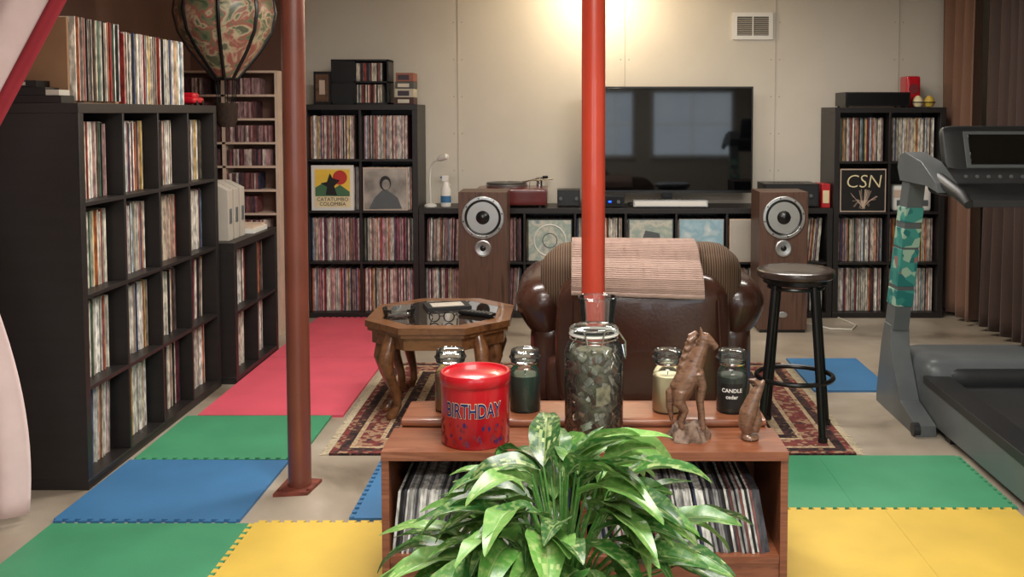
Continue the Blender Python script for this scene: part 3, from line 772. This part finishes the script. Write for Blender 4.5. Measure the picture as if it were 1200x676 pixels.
# ---------------------------------------------------------------- octagonal table
b = B('octagonal_side_table'); tcx, tcy = -.628, 4.92
def octo(hx, hy, cut): return [(tcx+a, tcy+c) for a, c in [(-hx+cut, -hy), (hx-cut, -hy), (hx, -hy+cut), (hx, hy-cut), (hx-cut, hy), (-hx+cut, hy), (-hx, hy-cut), (-hx, -hy+cut)]]
def octring(p0, p1, z0, z1, mk):
    vs = [(a, c, z) for z in (z0, z1) for P in (p0, p1) for a, c in P]
    fs = []
    for k in range(8):
        j = (k+1) % 8
        fs += [(16+k, 16+j, 24+j, 24+k), (k, j, 8+j, 8+k), (k, j, 16+j, 16+k), (8+k, 8+j, 24+j, 24+k)]
    b.add(vs, fs, mk, smooth=False)
HX, HY, CU = .343, .375, .19
octring(octo(HX, HY, CU), octo(HX-.075, HY-.075, CU-.04), .425, .455, 'oak')
octring(octo(HX-.01, HY-.01, CU), octo(HX-.03, HY-.03, CU-.01), .405, .425, 'oak')
octring(octo(HX-.03, HY-.03, CU-.01), octo(HX-.05, HY-.05, CU-.02), .345, .405, 'oak')
b.prism(octo(HX-.075, HY-.075, CU-.04), .425, .445, 'oak')
b.prism(octo(HX-.077, HY-.077, CU-.041), .4452, .4545, 'tabletop')
for sx in (-1, 1):
    for sy in (-1, 1):
        for (ox, oy) in ((.20, .27), (.245, .14)):
            dx, dy = sx, sy
            q = lambda f, z: (tcx+dx*ox*f, tcy+dy*oy*f, z)
            b.tube([q(1.0, .40), q(1.08, .34), q(1.12, .28), q(1.04, .20), q(.92, .12), q(.90, .06), q(.98, .035), q(1.02, .024), q(1.02, .0125)],
                   [.028, .034, .034, .026, .02, .018, .022, .026, .024], 'oak', 12)
b.done(bevel=.003)
b = B('eyeglasses')
gx, gy, gz = -.60, 4.68, .4555
for s_ in (-1, 1):
    b.torus((gx+s_*.034, gy, gz+.027), .024, .003, 'blackp', axis='y'); b.tube([(gx+s_*.058, gy, gz+.03), (gx+s_*.064, gy+.07, gz+.028), (gx+s_*.06, gy+.12, gz+.004)], .003, 'blackp', 6)
b.tube([(gx-.01, gy, gz+.03), (gx+.01, gy, gz+.03)], .003, 'blackp', 6); b.done()
b = B('remote_control'); T = Matrix.Translation((-.45, 4.84, .4655)) @ Matrix.Rotation(1.1, 4, 'Z')
b.rbox((0, 0, 0), (.05, .19, .02), .008, 'blackp', T=T, n=6)
for i in range(3):
    for j in range(6): b.cyl(-.014+i*.014, -.07+j*.022, .009, .012, .004, 'silver', 8, T)
b.done()
b = B('glass_ashtray'); b.lathe(-.83, 4.86, [(.06, .456), (.075, .46), (.08, .49), (.07, .49), (.062, .468), (.001, .466)], 'glass', 28); b.done()
b = B('notebook'); T = Matrix.Translation((-.62, 5.05, .4555)) @ Matrix.Rotation(.3, 4, 'Z')
b.box(-.11, .11, -.08, .08, 0, .014, 'tmdark', T=T); b.box(-.105, .107, -.076, .077, .002, .013, 'white', T=T); b.box(-.08, .08, -.05, .05, .014, .0145, 'offwhite', T=T); b.done()

# ---------------------------------------------------------------- stool
b = B('bar_stool'); sx_, sy_ = 1.006, 4.47; dz = .052
b.lathe(sx_, sy_, [(.001, .650+dz), (.160, .650+dz), (.172, .658+dz), (.175, .672+dz), (.171, .684+dz), (.160, .690+dz), (.12, .688+dz), (.001, .682+dz)], 'seat', 48)
b.lathe(sx_, sy_, [(.135, .625+dz), (.145, .63+dz), (.145, .65+dz)], 'blackm', 40)
for k in range(4):
    a = math.radians(28)+k*math.pi/2
    p0 = Vector((sx_+.115*math.cos(a), sy_+.115*math.sin(a), .64+dz)); p1 = Vector((sx_+.188*math.cos(a), sy_+.188*math.sin(a), .013))
    b.tube([p0, p1], .0165, 'blackm', 14); b.cyl(p1.x, p1.y, .0102, .03, .021, 'blackp', 14)
b.torus((sx_, sy_, .258), .168, .011, 'blackm', 48)
b.torus((sx_, sy_, .61+dz), .12, .008, 'blackm', 40)
b.done()

# ---------------------------------------------------------------- console table with media
b = B('media_console'); X0, X1 = -.549, .635
b.box(X0, X1, 2.88, 3.105, .425, .452, 'teak'); b.rbox(((X0+X1)/2, 3.2225, .463), (1.15, .22, .028), .012, 'teak', n=8)
b.box(X0, X0+.022, 2.885, 3.325, .0, .425, 'teak'); b.box(X1-.022, X1, 2.885, 3.325, .0, .425, 'teak')
b.box(X0+.022, X1-.022, 3.105, 3.325, .425, .45, 'teak')
b.box(X0+.022, X1-.022, 2.89, 3.31, .115, .138, 'teak'); b.box(X0+.022, X1-.022, 3.30, 3.32, .138, .425, 'teak')
b.box(X0+.022, X1-.022, 2.895, 2.915, .03, .115, 'teak'); b.box(.03, .05, 2.92, 3.30, .138, .425, 'teak')
b.done(bevel=.003)
b = B('compact_discs')
pal = [(C(226, 226, 220), 10), (C(80, 80, 86), 6), (C(164, 164, 162), 7), (C(60, 70, 96), 2), (C(130, 80, 76), 2), (C(34, 34, 36), 5)]
fill_records(b, mp_back(X0+.022, 2.89), 0, .555, .138, h=.19, rec=.02, d=.25, tmin=.005, tmax=.010, lean=.02, pal=pal)
fill_records(b, mp_back(.05, 2.89), 0, .56, .138, h=.19, rec=.02, d=.25, tmin=.005, tmax=.010, lean=-.035, pal=pal)
b.done(recalc=False)

# tin
b = B('birthday_tin'); cx_, cy_, r0, z0 = -.284, 2.99, .1015, .4525
b.lathe(cx_, cy_, [(r0-.003, z0), (r0, z0+.004), (r0, z0+.185), (r0-.002, z0+.187)], 'tin', 64)
b.lathe(cx_, cy_, [(r0+.001, z0+.178), (r0+.004, z0+.182), (r0+.004, z0+.205), (r0+.001, z0+.212), (r0-.006, z0+.212), (r0-.010, z0+.205), (.07, z0+.205), (.065, z0+.208), (.001, z0+.209)], 'tin', 64)
def wrap(rr, zb, a0=0.09, xs=1.0):
    return lambda x, y: (cx_+rr*math.sin(x*xs/rr+a0), cy_-rr*math.cos(x*xs/rr+a0), zb+y)
b.text('BIRTHDAY', .060, wrap(r0+.0008, z0+.095, 0.02, .62), 'cream', bold=.0022)
b.text('BIRTHDAY', .060, wrap(r0+.0018, z0+.095, 0.02, .62), 'navy', bold=.0008)
for k in range(60):
    a = R.uniform(-1.3, 1.5); zz = z0+R.uniform(.01, .08)
    s_ = R.uniform(.003, .006); w = wrap(r0+.0008, zz, a)
    b.add([w(-s_, 0), w(0, -s_*2), w(s_, 0), w(0, s_*2)], [(0, 1, 2, 3)], R.choice(['navy', 'label', 'label', 'label']), smooth=False)
b.done()

def candle(x, y, z, wax, label=None, h=.17, r=.05, fill=.98, text=None):
    b = B('jar_candle'); z += .0005
    b.lathe(x, y, [(.001, z), (r-.004, z), (r, z+.006), (r, z+h*.70), (r-.006, z+h*.80), (r*.70, z+h*.86), (r*.70, z+h*.93)], 'glass', 40)
    b.lathe(x, y, [(.001, z+.005), (r-.004, z+.005), (r-.0015, z+.008), (r-.0015, z+h*.7*fill), (.001, z+h*.7*fill)], wax, 32)
    b.lathe(x, y, [(r*.72, z+h*.90), (r*.92, z+h*.93), (r*.97, z+h*1.02), (r*.9, z+h*1.13), (r*.5, z+h*1.18), (.001, z+h*1.19)], 'glass', 36)
    b.torus((x, y, z+h*.92), r*.74, .005, 'chrome'); b.torus((x, y, z+h*1.02), r*.95, .004, 'glass')
    b.torus((x, y, z+h*1.14), r*.82, .004, 'glass')
    b.tube([(x, y, z+h*.7*fill), (x, y, z+h*.7*fill+.012)], .0015, 'blackp', 5)
    if label:
        w = lambda u, zz: (x+(r+.0006)*math.sin(u), y-(r+.0006)*math.cos(u), zz)
        b.grid(lambda u, v: w(-.9+u*1.5, z+h*.12+v*h*.46), 14, 2, label)
        if text:
            for i, t in enumerate(text): b.text(t, .017, lambda q, s_: (x+(r+.0013)*math.sin(q/r-.15), y-(r+.0013)*math.cos(q/r-.15), z+h*(.42-.12*i)+s_), 'white', bold=.0003)
    b.done()
zc = .4772
candle(-.145, 3.215, zc, 'greenwax')
candle(-.385, 3.215, zc, 'brownwax')
candle(.314, 3.205, zc, 'creamwax')
candle(.520, 3.205, zc, 'dkwax', 'cover_black', text=['CANDLE', 'cedar'])

b = B('clamp_lid_jar'); jx, jy, jz, jr = .072, 3.010, .4528, .0885
b.lathe(jx, jy, [(.001, jz), (jr-.006, jz), (jr, jz+.01), (jr, jz+.265), (jr-.008, jz+.29), (jr-.022, jz+.305), (jr-.022, jz+.318)], 'glass', 48)
for k in range(260):
    a = R.uniform(0, 6.283); rr = R.uniform(.055, jr-.014); zz = jz+.025+R.random()*.245
    T = Matrix.Translation((jx+rr*math.cos(a), jy+rr*math.sin(a), zz)) @ Euler((R.uniform(-.7, .7), R.uniform(-1.3, 1.3), a+math.pi/2+R.uniform(-.4, .4))).to_matrix().to_4x4()
    b.rbox((0, 0, 0), (R.uniform(.010, .022), .004, R.uniform(.022, .04)), .002, R.choice(['foil', 'foil', 'foil', 'foil2', 'foil2', 'foil3', 'carve']), n=2, T=T)
b.lathe(jx, jy, [(.001, jz+.012), (.055, jz+.012), (.055, jz+.27), (.001, jz+.275)], 'foil2', 24)
b.lathe(jx, jy, [(jr-.026, jz+.318), (jr-.014, jz+.322), (jr-.014, jz+.334), (jr-.03, jz+.345), (.03, jz+.35), (.001, jz+.35)], 'glass', 48)
b.torus((jx, jy, jz+.320), jr-.018, .005, 'white'); b.torus((jx, jy, jz+.306), jr-.017, .003, 'chrome'); b.torus((jx, jy, jz+.337), jr-.02, .003, 'chrome')
b.tube([(jx+jr-.02, jy-.02, jz+.337), (jx+jr+.004, jy-.03, jz+.30), (jx+jr+.005, jy-.03, jz+.25), (jx+jr-.003, jy-.02, jz+.29)], .0028, 'chrome', 6)
b.tube([(jx-.03, jy-jr+.02, jz+.337), (jx-.02, jy-jr-.003, jz+.30), (jx+.02, jy-jr-.003, jz+.30), (jx+.03, jy-jr+.02, jz+.337)], .0028, 'chrome', 6)
b.grid(lambda u, v: (jx+(jr+.0008)*math.sin(.05+u*.5), jy-(jr+.0008)*math.cos(.05+u*.5), jz+.12+v*.055+.008*u), 8, 2, 'foil2')
b.done()
b = B('tall_glass_vase'); b.lathe(.088, 3.22, [(.001, zc+.0005), (.045, zc+.0005), (.05, zc+.01), (.055, zc+.30), (.062, zc+.365), (.058, zc+.365), (.051, zc+.30), (.046, zc+.015), (.001, zc+.013)], 'glass', 36)
b.torus((.088, 3.22, zc+.366), .060, .003, 'glass'); b.done()

# horse statuette
hx, hy, hz = .362, 3.0, .452
b = B('horse_statuette')
P = lambda x, z, y=0: (hx+x, hy+y, hz+z)
b.tube([P(-.030, .125), P(-.026, .155), P(-.006, .19), P(.014, .225)], [.028, .038, .037, .030], 'carve', 14)
b.tube([P(.006, .215), P(.020, .25), P(.032, .28), P(.038, .30)], [.031, .026, .021, .017], 'carve', 12)
b.tube([P(.028, .312), P(.046, .306), P(.066, .290), P(.078, .276)], [.016, .018, .012, .010], 'carve', 12)
for s_ in (-1, 1):
    b.tube([P(.034, .315, s_*.009), P(.030, .340, s_*.012)], [.007, .002], 'carve', 6)
    b.tube([P(-.03, .15, s_*.016), P(-.036, .115, s_*.02), P(-.018, .09, s_*.02), P(-.03, .055, s_*.02), P(-.025, .035, s_*.02)], [.025, .020, .012, .010, .011], 'carve', 10)
    b.tube([P(.020, .205, s_*.016), P(.034, .165, s_*.018), P(.028, .12, s_*.018), P(.034, .07, s_*.018), P(.036, .035, s_*.018)], [.019, .014, .011, .009, .011], 'carve', 10)
b.tube([P(-.048, .165), P(-.062, .145), P(-.062, .10), P(-.055, .055)], [.009, .013, .012, .005], 'carve', 8)
for k in range(9):
    t = k/8; b.tube([P(.020-.03*t, .325-.09*t), P(.000-.034*t, .312-.10*t, .004*(-1)**k), P(-.004-.036*t, .288-.10*t)], [.008, .011, .004], 'carve', 6)
horse = b.done(remesh=.0025)
b = B('carved_base')
def rk(u, v):
    a = u*2*math.pi; rr = (.062 - .018*v)*(1+.12*math.sin(5*a+v*4)+.07*math.sin(11*a+2)) if v < .97 else 0.001
    return (hx-.003+rr*math.cos(a), hy+rr*.8*math.sin(a), hz+.0006+min(v, .97)/.97*(.05+.008*math.sin(3*a)*(1 if v < .97 else 0)))
b.grid(rk, 48, 10, 'rock'); b.done(parent=horse)
b = B('carved_bird_figurine'); qx, qy = .545, 2.995
Q = lambda x, z, y=0: (qx+x, qy+y, hz+.003+z)
b.tube([Q(-.004, .0), Q(-.004, .012)], [.028, .024], 'carve', 16)
b.tube([Q(-.008, .016), Q(-.016, .04), Q(-.008, .08), Q(.004, .115), Q(.018, .145), Q(.030, .165), Q(.038, .178)], [.018, .024, .028, .022, .016, .011, .004], 'carve', 14)
b.tube([Q(.010, .022), Q(.018, .05), Q(.012, .09), Q(.004, .12)], [.014, .017, .014, .008], 'carve', 12)
b.tube([Q(.025, .16), Q(.010, .178), Q(-.010, .180)], [.012, .008, .002], 'carve', 8)
b.done(remesh=.0025)

# ---------------------------------------------------------------- peace lily
pb = B('potted_peace_lily'); pcx, pcy = -.02, 2.34
pb.lathe(pcx, pcy, [(.001, 0), (.115, 0), (.12, .01), (.155, .24), (.17, .245), (.17, .275), (.155, .278), (.148, .25), (.001, .248)], 'pot', 40)
pb.lathe(pcx, pcy, [(.001, .252), (.148, .252)], 'soil', 32)
G = [C(40, 86, 38), C(54, 108, 44), C(76, 130, 54), C(98, 148, 68), C(46, 96, 40), C(112, 160, 80)]
CR = C(200, 212, 150)
def mixc(a, b_, t): return tuple(a[i]*(1-t)+b_[i]*t for i in range(3))+(1,)
def leaf(p0, az, e0, bend, L, W, roll, g):
    n_ = 18; cur = Vector(p0); e = e0; cs = []
    side = Vector((-math.sin(az), math.cos(az), 0))
    tw_ = R.uniform(-.5, .5)
    for i in range(n_+1):
        t = i/n_
        d = Vector((math.cos(az)*math.cos(e), math.sin(az)*math.cos(e), math.sin(e)))
        nrm = d.cross(side)*-1
        if nrm.z < 0 and e < 1.5: nrm = -nrm
        rr = roll+tw_*t
        s2 = side*math.cos(rr)+nrm*math.sin(rr); n2 = nrm*math.cos(rr)-side*math.sin(rr)
        cs.append((cur.copy(), s2, n2)); cur += d*(L/n_); e -= bend/n_
    vs = []; cols = []
    ph = R.uniform(0, 6)
    js = [-1, -.8, -.6, -.4, -.2, -.045, 0, .045, .2, .4, .6, .8, 1]
    for i, (c_, s2, n2) in enumerate(cs):
        t = i/n_
        w = W*(math.sin(math.pi*min(1, t**.72)))**.9*(1-.2*t) if 0 < t < 1 else .0008
        for j in js:
            sh = (cs[min(i+1, n_)][0]-cs[max(i-1, 0)][0])*.5*abs(j)*.5 if 0 < i < n_ else Vector((0, 0, 0))
            vs.append(c_+sh+s2*(j*w)+n2*(abs(j)**1.3*w*.34+.08*w*math.sin(t*18+ph+(1 if j > 0 else 0))*abs(j)-(.05*w if j == 0 else 0)))
    m_ = len(js)
    var = R.choice([0, 0, .12, .25, .4, .55])
    for i in range(n_):
        for j in range(m_-1):
            col = g; jj = abs((js[j]+js[j+1])/2)
            if j in (5, 6): col = mixc(g, CR, .40)
            elif R.random() < var*(1.05-jj): col = mixc(g, CR, R.uniform(.15, .6))
            elif R.random() < .2: col = mixc(g, CR, .08)
            cols.append(((i*m_+j, (i+1)*m_+j, (i+1)*m_+j+1, i*m_+j+1), col))
    o = len(pb.v); pb.v.extend([tuple(q) for q in vs]); mi = pb.mi('leaf')
    for f, col in cols:
        pb.f.append(tuple(o+k for k in f)); pb.m.append(mi); pb.c.append(col); pb.sm.append(True)
cnt = 0; tries = 0
while cnt < 138 and tries < 3000:
    tries += 1
    az = R.uniform(0, 2*math.pi); rho = math.sqrt(R.random())
    rx, ry = .26*rho, .24*rho
    px_, py_ = pcx+rx*math.cos(az), pcy+ry*math.sin(az)
    hgt = .60-.20*rho**1.6+R.uniform(-.08, .03)
    L = R.uniform(.17, .27); W = L*R.uniform(.145, .20)
    e0 = R.uniform(.35, 1.1)*(1-.5*rho); bend = R.uniform(.7, 1.7)
    az2 = az+R.uniform(-.8, .8)
    if py_+L*.9*math.sin(az2) > 2.82 or py_ > 2.75: continue
    g = R.choice(G); k = R.uniform(.85, 1.15); g = (g[0]*k, g[1]*k, g[2]*k, 1)
    leaf((px_, py_, hgt), az2, e0, bend, L, W, R.uniform(-.5, .5), g)
    bx_, by_ = pcx+.06*rho*math.cos(az), pcy+.06*rho*math.sin(az)
    pb.tube([(bx_, by_, .25), (bx_*.6+px_*.4, by_*.6+py_*.4, .25+(hgt-.25)*.6), (px_, py_, hgt)], [.0045, .0035, .0025], 'leaf', 6, col=C(90, 150, 70))
    cnt += 1
pb.done(recalc=False)

# ---------------------------------------------------------------- treadmill
b = B('treadmill')
for x0, x1 in ((1.625, 1.735), (2.14, 2.25)):
    b.prism([(3.10, .04), (4.60, .04), (4.60, .225), (3.10, .20)], x0, x1, 'tmgrey', axis='x')
    b.prism([(3.08, .16), (4.58, .195), (4.58, .23), (3.08, .205)], x0-.004, x1+.004, 'tmdark', axis='x')
    b.cyl(0, 0, x0, x1, .05, 'tmdark', 20, Matrix.Translation((0, 3.09, .11)) @ Matrix.Rotation(math.pi/2, 4, 'Y'))
    b.box(x0+.02, x1-.02, 3.2, 3.26, 0, .04, 'tmdark'); b.box(x0+.02, x1-.02, 4.3, 4.36, 0, .04, 'tmdark')
b.prism([(3.12, .12), (4.58, .15), (4.58, .185), (3.12, .165)], 1.735, 2.14, 'belt', axis='x')
b.cyl(0, 0, 1.735, 2.14, .035, 'belt', 20, Matrix.Translation((0, 3.12, .13)) @ Matrix.Rotation(math.pi/2, 4, 'Y'))
b.rbox((1.9375, 4.76, .165), (.63, .40, .27), .07, 'tmgrey', n=10)
b.rbox((1.9375, 4.60, .21), (.42, .10, .12), .04, 'tmdark', n=6)
for sg, xa in ((1, 1.53), (-1, 2.255)):
    x0, x1 = xa, xa+.09
    b.prism([(4.40, .0), (4.98, .0), (4.98, .05), (4.92, .30), (4.87, .42), (4.78, .42), (4.76, .30), (4.62, .10), (4.40, .05)], x0, x1, 'tmgrey', axis='x')
    b.prism([(4.76, .40), (4.89, .40), (4.66, 1.16), (4.56, 1.16)], x0+.008, x1-.008, 'tmgrey', axis='x')
    if sg == 1:
        for (za, zb_) in ((.52, .60), (.62, .80), (.81, .90), (.93, 1.0)):
            f = lambda z: (4.76-.263*(z-.40), 4.89-.303*(z-.40))
            (a0, a1), (c0, c1) = f(za), f(zb_)
            b.prism([(a0-.004, za), (a1+.004, za), (c1+.004, zb_), (c0-.004, zb_)], x0+.004, x1-.004, 'tape', axis='x')
    b.prism([(4.56, 1.12), (4.68, 1.12), (4.72, 1.18), (4.70, 1.235), (4.62, 1.255), (4.40, 1.22), (4.22, 1.14), (4.20, 1.10), (4.34, 1.12)], x0+.0, x1, 'tmgrey', axis='x')
    b.tube([(xa+.045, 4.56, 1.17), (xa+.045, 4.30, 1.15), (xa+.045, 4.05, 1.10), (xa+.045, 3.98, 1.07)], [.03, .028, .026, .018], 'tmdark', 14)
    b.cyl(0, 0, x0-.01, x0+.02, .03, 'tmdark', 18, Matrix.Translation((0, 4.42, .03)) @ Matrix.Rotation(math.pi/2, 4, 'Y'))
b.rbox((1.9375, 4.50, 1.13), (.66, .14, .13), .04, 'tmdark', n=8)
T = Matrix.Translation((1.9375, 4.50, 1.235)) @ Matrix.Rotation(-.35, 4, 'X')
b.rbox((0, 0, 0), (.56, .07, .29), .03, 'tmdark', n=8, T=T)
b.box(-.19, .19, -.038, -.034, -.06, .11, 'tmgrey', T=T); b.box(-.17, .17, -.040, -.037, -.045, .095, 'screen', T=T)
for k in range(9): b.cyl(0, 0, 0, .006, .009, 'tmgrey', 12, T @ Matrix.Translation((-.2+k*.05, -.034, -.10)) @ Matrix.Rotation(math.pi/2, 4, 'X'))
b.prism([(4.20, 1.04), (4.46, 1.08), (4.46, 1.13), (4.20, 1.07)], 1.68, 2.19, 'tmdark', axis='x')
b.done(bevel=.006)

# ---------------------------------------------------------------- curtains
def curtain(name, x, y0, y1, mk, amp, per, z0=.03, z1=CEIL-.055):
    b = B(name); ph = R.uniform(0, 6)
    def f(u, v):
        y = y0+(y1-y0)*u; z = z0+(z1-z0)*v
        s_ = math.sin(2*math.pi*y/per+ph+.5*math.sin(y*5))
        return (x+amp*s_*(1.15-.35*v)+.012*math.sin(y*37+v*2), y+.01*math.sin(v*5+y*9), z)
    b.grid(f, int((y1-y0)*90), 24, mk); b.done(recalc=False, solid=.004, angle=180)
curtain('lit_curtain', 2.72, 6.72, 7.36, 'curt1', .045, .16)
curtain('dark_curtain', 2.76, 4.2, 6.68, 'curt2', .05, .15)
b = B('curtain_rod'); b.tube([(2.75, 4.0, CEIL-.03), (2.75, 7.40, CEIL-.03)], .014, 'blackm', 12)
for y in (4.05, 5.6, 7.3): b.tube([(2.75, y, CEIL-.03), (2.75, y, CEIL)], .008, 'blackm', 8)
b.done()
b = B('tied_back_curtain')
def edge_x(z):
    if z > 1.15: return -2.13+.56*(z-1.15)
    t = (1.15-z)/1.15; return -2.13+.245*math.sin(min(1, t)*1.9)
def pc(u, v):
    z = .03+(CEIL-.04)*v; ex = edge_x(z); x0 = -2.70
    x = x0+(ex-x0)*u
    return (x, 3.45+.04*math.sin(u*26+v*1.5)*(.4+.6*abs(v-.45)), z)
b.grid(pc, 70, 40, 'pinkcurt')
b.grid(lambda u, v: (pc(1, .5+v*.5)[0]-.015+.06*u, pc(1, .5+v*.5)[1]-.006, pc(1, .5+v*.5)[2]), 3, 20, 'redtrim')
b.tube([(-2.74, 3.45, 1.18), (-2.5, 3.40, 1.12), (-2.13, 3.43, 1.15)], .015, 'redtrim', 8)
b.done(recalc=False, solid=.003, angle=180)

# ---------------------------------------------------------------- lights
M['panel_glow'] = mat('added_panel_glow', C(255, 240, 215), 0.5, emis=C(255, 240, 215), estr=2.0)  # glow of the added ceiling panels
def area(name, loc, rot, sx, sy, power, col):
    l = bpy.data.lights.new(name, 'AREA'); l.shape = 'RECTANGLE'; l.size = sx; l.size_y = sy; l.energy = power; l.color = col
    o = bpy.data.objects.new(name, l); o.location = loc; o.rotation_euler = rot; bpy.context.collection.objects.link(o); return o
def added_fixture(x, y, sx, sy, power, col):  # unseen ceiling panel and lamp, added to light the room
    b = B('added_ceiling_panel'); b.box(x-sx/2-.03, x+sx/2+.03, y-sy/2-.03, y+sy/2+.03, CEIL-.03, CEIL, 'white'); b.box(x-sx/2, x+sx/2, y-sy/2, y+sy/2, CEIL-.034, CEIL-.03, 'panel_glow'); b.done()
    area('added_fill_lamp', (x, y, CEIL-.05), (0, 0, 0), sx, sy, power, col)
added_fixture(.3, -.3, 1.2, .6, 80, (1, .97, .93))  # extra panel behind the camera, added for frontal light
added_fixture(.2, 2.2, 1.0, .5, 62, (1, .965, .91))
added_fixture(-.6, 4.5, 1.0, .4, 48, (1, .95, .88))
added_fixture(1.2, 5.6, 1.0, .4, 32, (1, .95, .88))
for x0, x1 in WINS:
    area('window_light', ((x0+x1)/2, -1.94, 1.25), (math.radians(90), 0, 0), x1-x0, 1.0, 9*(x1-x0), (.86, .94, 1))
l = bpy.data.lights.new('wall_spot', 'POINT'); l.energy = 27; l.color = (1, .84, .60); l.shadow_soft_size = .07
o = bpy.data.objects.new('wall_spot', l); o.location = (.20, 7.02, 2.30); bpy.context.collection.objects.link(o)
b = B('spotlight_fixture'); b.cyl(.20, 7.02, 2.40, CEIL, .05, 'white', 24); b.done()

w = bpy.data.worlds.new('World'); sc.world = w; w.use_nodes = True
w.node_tree.nodes['Background'].inputs[0].default_value = (.8, .86, 1, 1); w.node_tree.nodes['Background'].inputs[1].default_value = .3

# ---------------------------------------------------------------- camera
cam = bpy.data.cameras.new('Camera'); co = bpy.data.objects.new('Camera', cam); bpy.context.collection.objects.link(co)
co.location = (0, 0, 1.435); co.rotation_euler = (math.radians(90-3.3), 0, 0)
cam.sensor_width = 36; cam.lens = 1185*36/1200; cam.shift_x = -68/1200; cam.shift_y = -(338-200)/1200; cam.clip_start = .05
sc.camera = co
